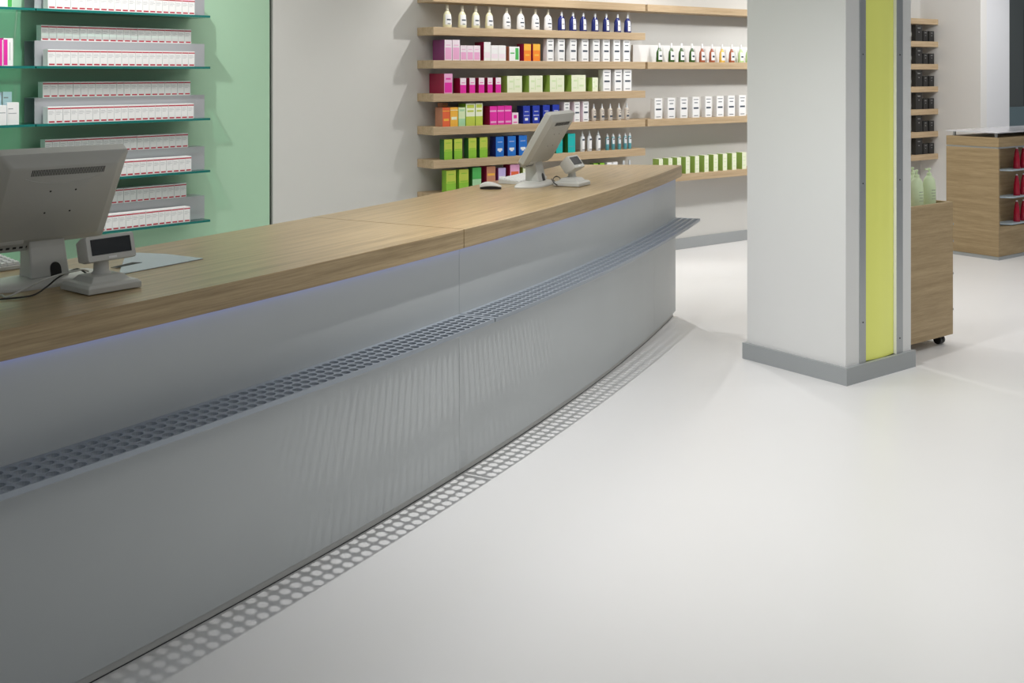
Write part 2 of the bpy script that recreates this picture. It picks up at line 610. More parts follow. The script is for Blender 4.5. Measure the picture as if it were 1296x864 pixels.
def pole_display(loc, rz, label, hz, hw=.155, hh=.07, tilt=14, dx=0):
    t = empty('customer_display', loc, rz)      # origin at the near corner (left front) of its base
    tag(t, label, 'customer display')
    W, D = .165, .15
    q = MB()

    def R4(i, z):
        return [(i, i, z), (W - i, i, z), (W - i, D - i, z), (i, D - i, z)]
    q.loft([R4(0, .002), R4(0, .018), R4(.008, .026), R4(.022, .028), R4(.035, .042), R4(.045, .045)])
    q.build('base', 'plastic2', t, bevel=.002)
    q = MB(); q.lathe([(.03, .043), (.022, .052), (.020, .078), (.026, .09)], 20, T=Matrix.Translation((W / 2, D / 2, 0)))
    q.build('pedestal', 'plastic2', t, smooth=True)
    h = empty('head_pivot', (W / 2, D / 2, 0))
    bpy.data.objects.remove(h)
    ti = math.radians(tilt)
    T = Matrix.Translation((W / 2 + dx, D / 2, .113)) @ Matrix.Rotation(hz, 4, 'Z') @ Matrix.Rotation(-ti, 4, 'X')
    q = MB()

    def ring(hx, hv, y, r=.006):
        return [(x, y, z) for x, z in rrect(0, 0, hx, hv, r)]
    q.loft([ring(hw / 2 * .98, hh / 2 * .95, -.032), ring(hw / 2, hh / 2, -.028), ring(hw / 2, hh / 2, -.005), ring(hw / 2 * .86, hh / 2 * .8, .035), ring(hw / 2 * .8, hh / 2 * .7, .04)], 0, T)
    hd = q.build('display_head', 'plastic2', t, smooth=True)
    q = MB(); q.loft([ring(hw / 2 * .82, hh / 2 * .62, -.0322, .001), ring(hw / 2 * .82, hh / 2 * .62, -.0328, .001)], 0, T @ Matrix.Translation((0, 0, .004)))
    q.build('screen', 'screen', hd)
    q = MB(); q.box(-.013, .013, -.0332, -.032, -hh / 2 * .86, -hh / 2 * .68, 0, T); q.build('maker_plate', 'white', hd)
    return t


pole_display((.912, 3.115, ZC), math.radians(14), 'customer display with black screen beside the large monitor on the left', math.radians(2), .155, .073, 14, .012)
pole_display((3.857, 4.457, ZC), math.radians(26), 'small customer display on a stepped base beside the farther monitor', math.radians(0), .135, .08, 38)


def cable(pts, r, m, label):
    q = MB()
    P = [Vector(p) for p in pts]
    out = []
    for i in range(len(P) - 1):
        p0, p1, p2, p3 = P[max(i - 1, 0)], P[i], P[i + 1], P[min(i + 2, len(P) - 1)]
        for k in range(6):
            s = k / 6
            out.append(.5 * ((2 * p1) + (-p0 + p2) * s + (2 * p0 - 5 * p1 + 4 * p2 - p3) * s * s + (-p0 + 3 * p1 - 3 * p2 + p3) * s ** 3))
    out.append(P[-1])
    q.tube(out, r, 8)
    tag(q.build('cable', m, smooth=True), label, 'cable')


def cp(px, py, z=.984):
    x, y = floor_pt(px, py, z)
    return (x, y, z)


cable([cp(-30, 380), cp(0, 373), cp(8, 376), cp(30, 366, 1.0), cp(55, 354, 1.022), cp(80, 346, 1.028), cp(96, 342.5, 1.025), cp(104, 341, 1.02), cp(112, 343, 1.01)], .0027, 'plastic2',
      'pale grey cable looping from the left monitor to its customer display')
cable([cp(-30, 383), cp(0, 378.5), cp(30, 375.5), cp(45, 372), cp(60, 362, .996), cp(72, 352, 1.016), cp(84, 345, 1.024), cp(98, 340, 1.022), cp(110, 346, 1.01)], .0024, 'black',
      'black cable crossing the oak top below the left monitor')
q = [cp(698, 226, 1.012), cp(701, 231, 1.006), cp(706, 233.5, .986), cp(709, 226, 1.004), cp(704, 223, 1.01), cp(700, 227, 1.0), cp(706, 232, .99)]
cable(q, .003, 'black', 'small black cable loop between the farther monitor and its customer display')

# keyboards and mouse


def keyboard(loc, rz, label):
    t = empty('keyboard', loc, rz)
    tag(t, label, 'keyboard')
    q = MB()
    q.loft([[(-.2, -.07, z0), (.2, -.07, z0), (.2, .07, z0), (-.2, .07, z0)] if z0 < .005 else
            [(-.198, -.068, .012), (.198, -.068, .012), (.198, .068, .026), (-.198, .068, .026)] for z0 in (.0, .02)])
    q.build('case', 'plastic2', t, bevel=.002)
    for r_ in range(5):
        for k in range(18):
            x = -.183 + k * .0215
            yy = -.052 + r_ * .024
            z = .012 + (yy + .068) / .136 * .014
            q = MB() if (r_, k) == (0, 0) else q
            if (r_, k) == (0, 0):
                q.loft([[(-.009, -.010, 0), (.009, -.010, 0), (.009, .010, .002), (-.009, .010, .002)],
                        [(-.0065, -.007, .008), (.0065, -.007, .008), (.0065, .007, .010), (-.0065, .007, .010)]])
                ko = q.build('key', 'white', t)
                kk = ko
            else:
                kk = ko.copy()
                col.objects.link(kk)
            kk.location = (x, yy, z)
    return t


keyboard((.67, 3.70, ZC), math.radians(16), 'pale keyboard lying behind the left monitor, seen under its shell')
kx_, ky_ = floor_pt(660, 233.5, .98)
keyboard((kx_ + .2 * .866 - .07 * .5, ky_ + .2 * .5 + .07 * .866, ZC), math.radians(30), 'pale keyboard beside the mouse behind the farther monitor')
mx, my = floor_pt(621, 239, .98)
t = empty('computer_mouse', (mx, my, ZC), math.radians(-37.4))
tag(t, 'white and black computer mouse on the oak top beside the farther monitor', 'mouse')
q = MB()
rings = []
for k in range(9):
    s = k / 8
    x = -.058 + .116 * s
    lift = .008 * math.sin(PI * s)
    hw = .028 * math.sin(PI * (.12 + .76 * s)) ** .6
    hz = .008 + .034 * math.sin(PI * min(1, .1 + .8 * s)) ** .8 * (1.15 - .5 * s)
    rings.append([(x, -hw, .010 + lift), (x, -hw, .014 + lift), (x, -hw * .75, hz * .85), (x, 0, hz), (x, hw * .75, hz * .85), (x, hw, .014 + lift), (x, hw, .010 + lift)])
q.loft(rings)
q.build('top_shell', 'plastic2', t, smooth=True)
q = MB()
q.loft([[(x * .99, y, z) for x, y in [(.057 * math.cos(a), .028 * math.sin(a)) for a in [2 * PI * i / 20 for i in range(20)]]] for z in (.0, .015)])
q.build('bottom_shell', 'black', t, smooth=True)

# frosted glass plate with a slot, let onto the top
q = MB()
pl = [floor_pt(*p_, .98) for p_ in ((150, 348.2), (257, 327.8), (208, 322), (160, 320.2))]
q.loft([[(x, y, z) for x, y in pl] for z in (.9804, .9835)])
o = q.build('glass_change_plate', 'frost', bevel=.0008)
tag(o, 'flat pale blue frosted glass plate on the oak top behind the left customer display', 'glass plate')
q = MB()
pl = [floor_pt(*p_, .9835) for p_ in ((140, 338.5), (150, 338), (180, 332), (168, 331.8))]
q.loft([[(x, y, z) for x, y in pl] for z in (.9833, .9845)])
q.build('dark_slot', 'slot', o)

# ---------------------------------------------------------------- words
ORD = ['first', 'second', 'third', 'fourth', 'fifth', 'sixth', 'seventh', 'eighth', 'ninth', 'tenth', 'eleventh', 'twelfth', 'thirteenth',
       'fourteenth', 'fifteenth', 'sixteenth', 'seventeenth', 'eighteenth', 'nineteenth', 'twentieth', 'twenty-first', 'twenty-second']


# ---------------------------------------------------------------- oak shelves on the back wall
SD = .22
YF = YW - SD
LV = [2.173, 1.928, 1.683, 1.438, 1.193, .948, .703]
LN = ['top', 'second', 'third', 'fourth', 'fifth', 'sixth', 'lowest']
xa, xb = on_y(548.5, YF), on_y(816.8, YF)
xc = on_y(819.8, YF)


def shelf(x0, x1, z, label, group):
    q = MB()
    q.box(0, x1 - x0, 0, SD - .001, -.06, 0)
    o = q.build('oak_shelf', 'oak', bevel=.0015)
    o.location = (x0, YF, z)
    tag(o, label, 'shelf', group)
    if x1 < 10:                        # end grain strip at the right end
        q = MB(); q.box(x1 - x0 - .001, x1 - x0 + .0006, .002, SD - .002, -.058, -.002)
        q.build('edge_band', 'oak', o)


for z, n_ in zip(LV, LN):
    shelf(xa, xb, z, f'thick oak shelf, {n_} of the long left stack on the grey wall', 'oak shelves of the left stack')
for z, n_ in zip(LV[0::2], ('top', 'second', 'third', 'lowest')):
    shelf(xc, 8.9, z, f'thick oak shelf, {n_} of the four beside the pillar', 'oak shelves beside the pillar')
xt0, xt1 = 10.1, 11.028
for z, n_ in zip(LV, LN):
    shelf(xt0, xt1, z, f'oak shelf, {n_} of the far stack holding black boxes right of the pillar', 'oak shelves of the far stack')

# ---------------------------------------------------------------- products
_cache = {}


def box_mesh(w_, d_, h_, mats, rects):
    """carton: origin bottom centre of front face; rects = (x0,x1,z0,z1,mi) printed on the front, fractions"""
    key = (round(w_, 4), round(d_, 4), round(h_, 4), tuple(mats), tuple(rects))
    if key in _cache:
        return _cache[key]
    q = MB()
    q.add([(-w_ / 2, 0, 0), (w_ / 2, 0, 0), (w_ / 2, d_, 0), (-w_ / 2, d_, 0), (-w_ / 2, 0, h_), (w_ / 2, 0, h_), (w_ / 2, d_, h_), (-w_ / 2, d_, h_)],
          [(0, 3, 2, 1), (1, 2, 6, 5), (2, 3, 7, 6), (3, 0, 4, 7)], 1)
    q.add([(-w_ / 2, 0, h_), (w_ / 2, 0, h_), (w_ / 2, d_, h_), (-w_ / 2, d_, h_)], [(0, 1, 2, 3)], 2)
    q.add([(-w_ / 2, 0, 0), (w_ / 2, 0, 0), (w_ / 2, 0, h_), (-w_ / 2, 0, h_)], [(0, 1, 2, 3)], 0)
    for i, (a, c, e_, g, mi) in enumerate(rects):
        y = -.00025 * (1 + (i > 1) + (i > 4))
        q.add([(-w_ / 2 + a * w_, y, e_ * h_), (-w_ / 2 + c * w_, y, e_ * h_), (-w_ / 2 + c * w_, y, g * h_), (-w_ / 2 + a * w_, y, g * h_)], [(0, 1, 2, 3)], mi)
    me = bpy.data.meshes.new('carton')
    me.from_pydata(q.v, [], q.f)
    for m in mats:
        me.materials.append(M[m])
    for p_, mi in zip(me.polygons, q.m):
        p_.material_index = mi
    me.update()
    _cache[key] = me
    return me


def carton(name, me, loc, rz, label, cat, group=None):
    o = bpy.data.objects.new(name, me)
    col.objects.link(o)
    o.location = loc
    o.rotation_euler = (0, 0, rz)
    tag(o, label, cat, group)
    return o


def ztop(hpx, px, y):                  # height of a thing hpx pixels tall standing at plane y
    a, b_ = ray(px)
    return hpx * (y / b_) / F


def row(level, spans, hpx, mats, rects, desc, where, cat='carton', group=None, depth=.06, y=None, name='carton', behind=False):
    z = LV[level] + .0004
    y = y or YF + .014
    n_ = len(spans)
    for i, (p0, p1) in enumerate(spans):
        xl, xr = on_y(p0, y), on_y(p1, y)
        h_ = ztop(hpx, (p0 + p1) / 2, y)
        me = box_mesh(xr - xl, depth, h_, mats, rects)
        if n_ == 1:
            lab = f'{desc} {where}'
        else:
            lab = f'{desc}, {ORD[i]} from left {where}'
        carton(name, me, ((xl + xr) / 2, y, z), 0, lab, cat, group)


TXT = [(.15, .85, .86, .89, 3), (.25, .75, .70, .74, 3), (.15, .85, .42, .50, 3), (.2, .8, .08, .11, 3)]
# second row from the top holds bottles (built below); third shelf
row(2, [(562.7, 572), (572.6, 582)], 26, ['palepink', 'plum', 'palepink', 'pink'], [(.08, .92, .05, .62, 3), (.2, .8, .72, .76, 3)],
    'tall pale pink carton with plum sides', 'on the third shelf', group='tall pale pink cartons', depth=.16)
row(2, [(582.6, 590.8), (591, 599.2), (599.4, 607.8)], 19, ['palepink', 'plum', 'white', 'pink'], [(.1, .9, .06, .55, 3), (.2, .8, .72, .76, 3)],
    'low pale pink carton', 'on the third shelf', group='low pale pink cartons', depth=.1)
row(2, [(612.5, 621)], 23.5, ['white', 'crimson', 'white', 'palepink'], [(.1, .9, .15, .45, 3)], 'white carton with crimson side', 'left of the white cartons on the third shelf', depth=.12)
row(2, [(621.3, 630.8), (631, 640.2)], 19.4, ['white', 'crimson', 'white', 'palepink'], [(.1, .9, .15, .45, 3), (.2, .8, .75, .79, 3)],
    'low white carton with faint pink print', 'on the third shelf', group='low white cartons', depth=.1)
row(2, [(644.6, 657.4)], 18, ['white', 'brick', 'white', 'green2'], [(.6, .92, .08, .9, 3), (.1, .5, .5, .58, 3)], 'white carton with a green bar', 'on the third shelf', depth=.08)
row(2, [(663.2, 672), (674.6, 683.6)], 21.5, ['orange', 'crimson', 'orange', 'amber'], [(0, 1, .62, 1, 3), (.2, .8, .3, .4, 3)],
    'orange carton with dark red side', 'on the third shelf', group='orange cartons', depth=.09)
sp = [(c - 4.2, c + 4.2) for c in (696.6, 710.6, 725.7, 740.6, 754.8, 767.5, 780.8, 793.2)]
row(2, sp, 28.3, ['white', 'white', 'white', 'ink'], TXT, 'slim white carton with dark print', 'on the third shelf', group='slim white cartons on the third shelf', depth=.05)
# fourth shelf
row(3, [(562.2, 572.6)], 25, ['pink', 'crimson', 'palepink', 'magenta'], [(.06, .94, .05, .55, 3), (.2, .8, .7, .78, 3)], 'tall pink and magenta carton with crimson side', 'at the left of the fourth shelf', depth=.2)
row(3, [(582.5, 590), (594.3, 601.3), (606, 613), (617.2, 623.4), (627.5, 634)], 19.2, ['palepink', 'crimson', 'white', 'magenta'], [(0, 1, 0, .55, 3), (.2, .8, .66, .7, 3)],
    'small white and magenta carton', 'on the fourth shelf', group='small white and magenta cartons', depth=.09)
FL = [(.15, .4, .6, .72, 3), (.55, .85, .3, .42, 3), (.6, .85, .75, .8, 3), (.12, .35, .2, .26, 3), (.42, .48, .15, .85, 3)]
row(3, [(642, 660.6), (669.8, 686.7), (696, 714), (723.3, 741.2)], 21, ['creamgreen', 'olive', 'creamgreen', 'palegreen'], FL,
    'broad cream and pale green carton', 'on the fourth shelf', group='broad cream and pale green cartons', depth=.12)
row(3, [(749.8, 756.7)], 17.5, ['creamgreen', 'olive', 'creamgreen', 'palegreen'], FL, 'narrow cream and pale green carton', 'right of the broad ones on the fourth shelf', depth=.12)
row(3, [(763.4, 773), (778, 787), (789.6, 799.2)], 27, ['white', 'white', 'white', 'ink'], TXT, 'white carton with dark print', 'at the right of the fourth shelf', group='white cartons at the right of the fourth shelf', depth=.06)
# fifth shelf
row(4, [(560.2, 569.4)], 24, ['redorange', 'brick', 'redorange', 'amber'], [(.15, .85, .3, .42, 3), (0, 1, .8, .84, 3)], 'red-orange carton', 'at the left of the fifth shelf', depth=.1)
row(4, [(559.5, 567)], 29, ['brick', 'brick', 'brick', 'amber'], [(.2, .8, .85, .9, 3)], 'taller terracotta carton behind the red-orange one', 'on the fifth shelf', depth=.06, y=YF + .13)
row(4, [(569.9, 579.6)], 24, ['amber', 'brick', 'amber', 'creamgreen'], [(.15, .85, .35, .5, 3), (0, 1, .84, .87, 3)], 'amber carton', 'second from left on the fifth shelf', depth=.1)
row(4, [(580.4, 588.8)], 23.5, ['palegreen', 'leaf', 'palegreen', 'mint'], [(0, 1, 0, .4, 3), (.15, .85, .8, .9, 3)], 'low pale green carton', 'between the amber and taller green ones, fifth shelf', depth=.1)
row(4, [(589.8, 601.2), (602, 610.8)], 28, ['creamgreen', 'leaf', 'creamgreen', 'lime'], [(0, 1, 0, .42, 3), (.15, .85, .62, .7, 3), (.1, .9, .8, .95, 3)],
    'tall cream and green carton', 'on the fifth shelf', group='tall cream and green cartons', depth=.1)
row(4, [(620, 629), (629.5, 638.6), (639, 647.6)], 23.6, ['magenta', 'crimson', 'magenta', 'pink'], [(0, .9, .7, .78, 3), (.1, .9, .1, .2, 3)],
    'magenta carton with crimson side', 'on the fifth shelf', group='magenta cartons', depth=.12)
row(4, [(648.2, 656)], 14.5, ['palepink', 'pink', 'pink', 'magenta'], [(.25, .75, .5, .8, 3), (.2, .8, .12, .2, 3)], 'short pale pink carton', 'right of the magenta ones on the fifth shelf', depth=.08)
row(4, [(662.2, 670.8), (674.3, 683), (687.3, 695.8), (699.5, 707.8)], 22.6, ['dblue', 'navy', 'blue', 'white'], [(.2, .8, .66, .69, 3), (.1, .9, .44, .47, 3), (.25, .7, .18, .32, 3)],
    'royal blue carton', 'on the fifth shelf', group='royal blue cartons', depth=.08)
row(4, [(714, 721), (727, 734), (738, 745)], 25.3, ['white', 'palepink', 'white', 'ink'], TXT, 'slim white carton with dark print', 'on the fifth shelf', group='slim white cartons on the fifth shelf', depth=.06)
# sixth shelf
row(5, [(562.2, 572.4), (574.9, 585), (593, 603), (607.2, 617)], 25.6, ['lime', 'dgreen', 'lime', 'leaf'], [(0, 1, 0, .42, 3), (.1, .9, .44, .5, 3), (.2, .8, .8, .84, 3)],
    'tall lime green carton', 'on the sixth shelf', group='lime green cartons on the sixth shelf', depth=.06)
row(5, [(627.7, 637.6), (642.6, 652.8), (656.8, 666.9)], 25.2, ['blue', 'navy', 'blue', 'white'], [(.2, .8, .3, .42, 3), (.35, .65, .24, .3, 3), (.2, .8, .72, .74, 3)],
    'tall bright blue carton', 'on the sixth shelf', group='bright blue cartons', depth=.08)
row(5, [(704, 712), (718.9, 728)], 23.8, ['teal2', 'dgreen', 'teal2', 'aqua'], [(.1, .9, .3, .34, 3), (.1, .9, .8, .83, 3)], 'teal carton', 'on the sixth shelf', group='teal cartons', depth=.07)
# lowest shelf of the left stack, partly behind the counter
row(6, [(565, 577), (581.3, 593)], 28, ['lime', 'leaf', 'lime', 'leaf'], [(0, 1, 0, .42, 3), (.1, .9, .44, .5, 3), (.2, .8, .8, .84, 3)],
    'lime green carton', 'on the lowest shelf behind the counter', group='lime green cartons on the lowest shelf', depth=.06)
row(6, [(598, 609)], 29, ['green2', 'dgreen', 'green2', 'mint'], [(0, 1, 0, .5, 3)], 'leafy green carton', 'right of the lime ones on the lowest shelf', depth=.06)
row(6, [(616, 627)], 29, ['brick', 'crimson', 'brick', 'amber'], [(.1, .9, .6, .7, 3)], 'terracotta carton', 'on the lowest shelf behind the mouse', depth=.09)
row(6, [(630.8, 640)], 26, ['lav', 'plum', 'lav', 'white'], [(.1, .9, .5, .6, 3)], 'lavender carton', 'on the lowest shelf left of the farther monitor', depth=.06)
row(6, [(645.7, 657.5)], 29, ['pink', 'crimson', 'pink', 'redorange'], [(.1, .9, .5, .7, 3)], 'rose pink carton', 'on the lowest shelf beside the farther monitor', depth=.09)
row(6, [(662, 671)], 24, ['creamgreen', 'olive', 'lime', 'leaf'], [(.2, .8, .5, .7, 3)], 'cream and lime carton', 'on the lowest shelf behind the farther monitor', depth=.06)
row(6, [(751.4, 757), (759.4, 765)], 22, ['leaf', 'dgreen', 'leaf', 'lime'], [(.1, .9, .2, .4, 3)], 'bright green carton', 'peeping over the counter on the lowest shelf', group='bright green cartons', depth=.05)
row(6, [(768.4, 774.4), (775.6, 781.6)], 22, ['white', 'white', 'white', 'text'], [(.1, .9, .2, .4, 3)], 'small white carton', 'peeping over the counter on the lowest shelf', group='small white cartons on the lowest shelf', depth=.05)
# shelves beside the pillar
W2 = 'on the shelves beside the pillar'
row(4, [(828.6, 838.2), (845.2, 854.4), (861.2, 870.2), (876.6, 885.3), (892.7, 900.8), (907.2, 915.8), (921.4, 930), (935.4, 944)], 26,
    ['white', 'white', 'white', 'ink'], TXT, 'tall white carton with dark print', W2, group='white cartons beside the pillar', depth=.05)
sp = [(834, 839), (846, 851), (857, 862), (868, 873.2), (879.6, 884.8), (891.6, 896.8), (903.2, 908.6), (914.8, 920.2), (926.6, 932), (939.4, 944.6)]
row(6, sp, 21, ['creamgreen', 'olive', 'creamgreen', 'palegreen'], [(.2, .8, .2, .25, 3), (.2, .8, .5, .55, 3), (.2, .8, .7, .75, 3)],
    'narrow green-sided cream carton', W2, group='green-sided cartons beside the pillar', depth=.075)
# white display board behind the bottles
q = MB(); q.box(on_y(801, 6.86), 8.5, 6.86, 6.88, LV[2] + .0005, LV[2] + .147)
tag(q.build('display_board', 'white', bevel=.001), 'long low white board standing behind the bottles beside the pillar', 'board')

# black boxes in the far stack
for lv in range(1, 7):
    for k, (p0, p1, hp, yy) in enumerate(((1159.0, 1167.3, 20.5, YF + .03), (1168.8, 1174.2, 13.3, YF + .03), (1176.2, 1182.2, 13.3, YF + .03))):
        row(lv, [(p0, p1)], hp, ['black', 'slot', 'black', 'white'], [(.3, .7, .8, .82, 3), (.4, .6, .55, .57, 3)],
            ('tall' if k == 0 else 'short') + ' black carton', ('at the left' if k == 0 else 'in the middle' if k == 1 else 'at the right') + f' on the {LN[lv]} shelf of the far stack',
            group=f'black cartons in the far stack, {LN[lv]} shelf', depth=.05, y=yy)


# bottles ------------------------------------------------------------
def bottle(prof, body, cap_prof, cap, label=None, sy=.7, n=16, cat='bottle', name='bottle', nozzle=None):
    """prototype at origin; label = (z0,z1,half angle deg, material, [(z0,z1,half) print bars])"""
    q = MB(); q.lathe(prof, n, 1, sy)
    o = q.build(name, body, smooth=True)
    q = MB(); q.lathe(cap_prof, 12, 1, 1 if sy > .9 else .9)
    if nozzle:
        L, z = nozzle
        q.box(-L, .003, -.004, .004, z - .004, z + .003)
    q.build('cap', cap, o, smooth=True)
    if label:
        z0, z1, ha, lm, bars = label

        def rad(z):
            for (r0, a), (r1, c) in zip(prof, prof[1:]):
                if a <= z <= c and c > a:
                    return r0 + (r1 - r0) * (z - a) / (c - a)
            return prof[-1][0]
        q = MB()

        def patch(za, zb, h, off, mi):
            zs = [za + (zb - za) * k / 5 for k in range(6)]
            vs, fs = [], []
            for z in zs:
                r = rad(z) + off
                for k in range(7):
                    a = math.radians(-90 - h + 2 * h * k / 6)
                    vs.append((r * math.cos(a), r * math.sin(a) * sy, z))
            for i in range(5):
                for k in range(6):
                    fs.append((i * 7 + k, i * 7 + k + 1, i * 7 + 8 + k, i * 7 + 7 + k))
            q.add(vs, fs, mi)
        patch(z0, z1, ha, .0006, 0)
        for (a, c, h) in bars:
            patch(a, c, h, .0011, 1)
        q.build('label', [lm, 'ink'], o, smooth=True)
    return o


_used = set()


def put(proto, loc, lab, cat, group, rz=0.0, s=1.0):
    if proto.name in _used:
        o = copy_tree(proto)
    else:
        o = proto
        _used.add(proto.name)
    o.location = loc
    o.rotation_euler = (0, 0, rz)
    o.scale = (s, s, s)
    tag(o, lab, cat, group)
    return o


def taper(hw, hb, sh, neck=.010):
    return [(hw * .92, 0), (hw, .004), (hw * .98, hb * .25), (hw * .90, hb * .7), (hw * .78, hb * .86), (hw * .52, hb * .96), (neck, hb + sh)]


CP = lambda z0, z1, r=.0125: [(r, z0), (r * .95, z0 + .004), (r * .85, z1 - .003), (r * .7, z1)]
BY = YF + .045
cream = bottle(taper(.036, .120, .006), 'cream', CP(.124, .168, .013), 'capbeige', (.02, .098, 52, 'white', [(.052, .062, 30), (.018 + .006, .029, 20)]))
whiteb = bottle(taper(.037, .120, .006), 'white', CP(.124, .165, .012), 'capbeige', (.02, .098, 52, 'white', [(.048, .058, 30), (.080, .088, 10), (.023, .028, 20)]))
navy = bottle(taper(.036, .114, .010), 'navy', CP(.121, .152, .011), 'mist', (.012, .098, 25, 'white', [(.050, .056, 14), (.082, .088, 6)]))
for i, c in enumerate((566.1, 585, 602, 619.1)):
    put(cream, (on_y(c, BY), BY, LV[1] + .0005), f'cream bottle with beige cap, {ORD[i]} from left on the second shelf', 'bottle', 'cream bottles on the second shelf')
for i, c in enumerate((641.1, 658.9, 677.5, 693.5)):
    put(whiteb, (on_y(c, BY), BY, LV[1] + .0005), f'white bottle with beige cap, {ORD[i]} of four before the navy ones, second shelf', 'bottle', 'white bottles on the second shelf')
for i, c in enumerate((710.6, 725.1, 738.1, 753, 767.2, 781.5, 794.2)):
    put(navy, (on_y(c, BY), BY, LV[1] + .0005), f'navy bottle with white label, {ORD[i]} from left on the second shelf', 'bottle', 'navy bottles on the second shelf')
for nm, bm, cs in (('dark green', 'greenbottle', (834.3, 849.6, 862.4, 875.7)), ('reddish brown', 'brownbottle', (888.5, 901)), ('yellow', 'yellowbottle', (913.8,)),
                   ('brown', 'brownbottle', (926,)), ('pale green', 'palebottle', (937.5, 947))):
    bt = bottle(taper(.033, .108, .016), bm, CP(.124, .165, .011), 'white', (.018, .092, 46, 'white', [(.044, .060, 26)]))
    for i, c in enumerate(cs):
        lab = f'{nm} bottle with white cap, {ORD[i]} from left beside the pillar' if len(cs) > 1 else f'{nm} bottle with white cap on the shelf beside the pillar'
        put(bt, (on_y(c, BY), BY, LV[2] + .0005), lab, 'bottle', f'{nm} bottles beside the pillar' if len(cs) > 1 else None)
spr = bottle([(.018, 0), (.020, .003), (.020, .085), (.017, .098), (.008, .104)], 'spray', [(.009, .103), (.008, .118), (.005, .122), (.004, .142)], 'mist',
             (.012, .088, 60, 'spray', [(.028, .044, 42), (.06, .068, 12), (.08, .083, 32), (.014, .017, 20)]), sy=.9, name='spray_bottle')
for i, c in enumerate((751.4, 761.9, 772.2, 783.3, 793.2)):
    put(spr, (on_y(c, YF + .035), YF + .035, LV[4] + .0005), f'beige spray bottle, {ORD[i]} from left on the fifth shelf', 'bottle', 'beige spray bottles')
wb = bottle([(.019, 0), (.021, .003), (.021, .11), (.017, .122), (.008, .127)], 'mist', [(.011, .126), (.010, .142), (.005, .146), (.004, .165)], 'mist',
            (.012, .115, 55, 'white', [(.09, .104, 34), (.014, .019, 36)]), sy=.9, name='spray_bottle')
for i, c in enumerate((736.9, 745.9, 757)):
    put(wb, (on_y(c, YF + .035), YF + .035, LV[5] + .0005), f'frosted white spray bottle, {ORD[i]} from left on the sixth shelf', 'bottle', 'frosted spray bottles')
sl = bottle([(.013, 0), (.0145, .003), (.0145, .1), (.011, .108), (.007, .11)], 'aqua', [(.012, .109), (.011, .12), (.005, .124), (.004, .135)], 'mist',
            (.05, .1, 70, 'mist', [(.085, .094, 40)]), sy=1, name='slim_bottle')
for i, c in enumerate((768.5, 775.9, 783.7, 791.1, 796.8)):
    put(sl, (on_y(c, YF + .035), YF + .035, LV[5] + .0005), f'slim grey-teal bottle, {ORD[i]} from left on the sixth shelf', 'bottle', 'slim teal bottles')
lb = bottle([(.022, 0), (.024, .003), (.024, .09), (.014, .104), (.008, .108)], 'mist', CP(.107, .15, .011), 'mist', None, sy=.8)
for i, c in enumerate((789, 796.5)):
    put(lb, (on_y(c, YF + .035), YF + .035, LV[6] + .0005), f'clear white bottle, {ORD[i]} of two peeping over the counter, lowest shelf', 'bottle', 'clear bottles on the lowest shelf')

# ---------------------------------------------------------------- green wall: glass shelves, risers, medicine cartons
GL = [1.95, 1.631, 1.31, .985, .675]
GN_ = ['top', 'second', 'third', 'fourth', 'fifth']
GD = .24


def g_t(px, D):                        # position along the green wall for an image column, D out from the wall
    a, b_ = ray(px)
    o = Vector((GX, GY, 0)) + GN * D
    return (a * o.y - b_ * o.x) / (b_ * GU.x - a * GU.y)


t0, t1 = g_t(46, GD), g_t(266, GD)
for z, nm in zip(GL, GN_):
    for (a, c, side) in ((t0, t1, 'right'), (t0 - 1.13, t0 - .006, 'left')):
        s = empty('glass_shelf', tuple(TG @ Vector((a, 0, z))), GROT)
        tag(s, f'green glass shelf, {nm} of the {side} stack on the green wall', 'shelf', f'{side} stack of glass shelves')
        L = c - a
        q = MB()
        q.add([(0, -GD, 0), (L, -GD, 0), (L, -.002, 0), (0, -.002, 0)], [(0, 1, 2, 3)])
        q.add([(0, -GD, -.0133), (L, -GD, -.0133), (L, -.002, -.0133), (0, -.002, -.0133)], [(3, 2, 1, 0)])
        q.build('glass_pane', 'glass', s)
        q = MB()
        q.box(0, L, -GD - .0015, -GD + .001, -.0135, .0002)
        q.box(-.0005, .001, -GD, -.002, -.0135, .0002)
        q.box(L - .001, L + .0005, -GD, -.002, -.0135, .0002)
        q.build('polished_edge', 'teal', s)

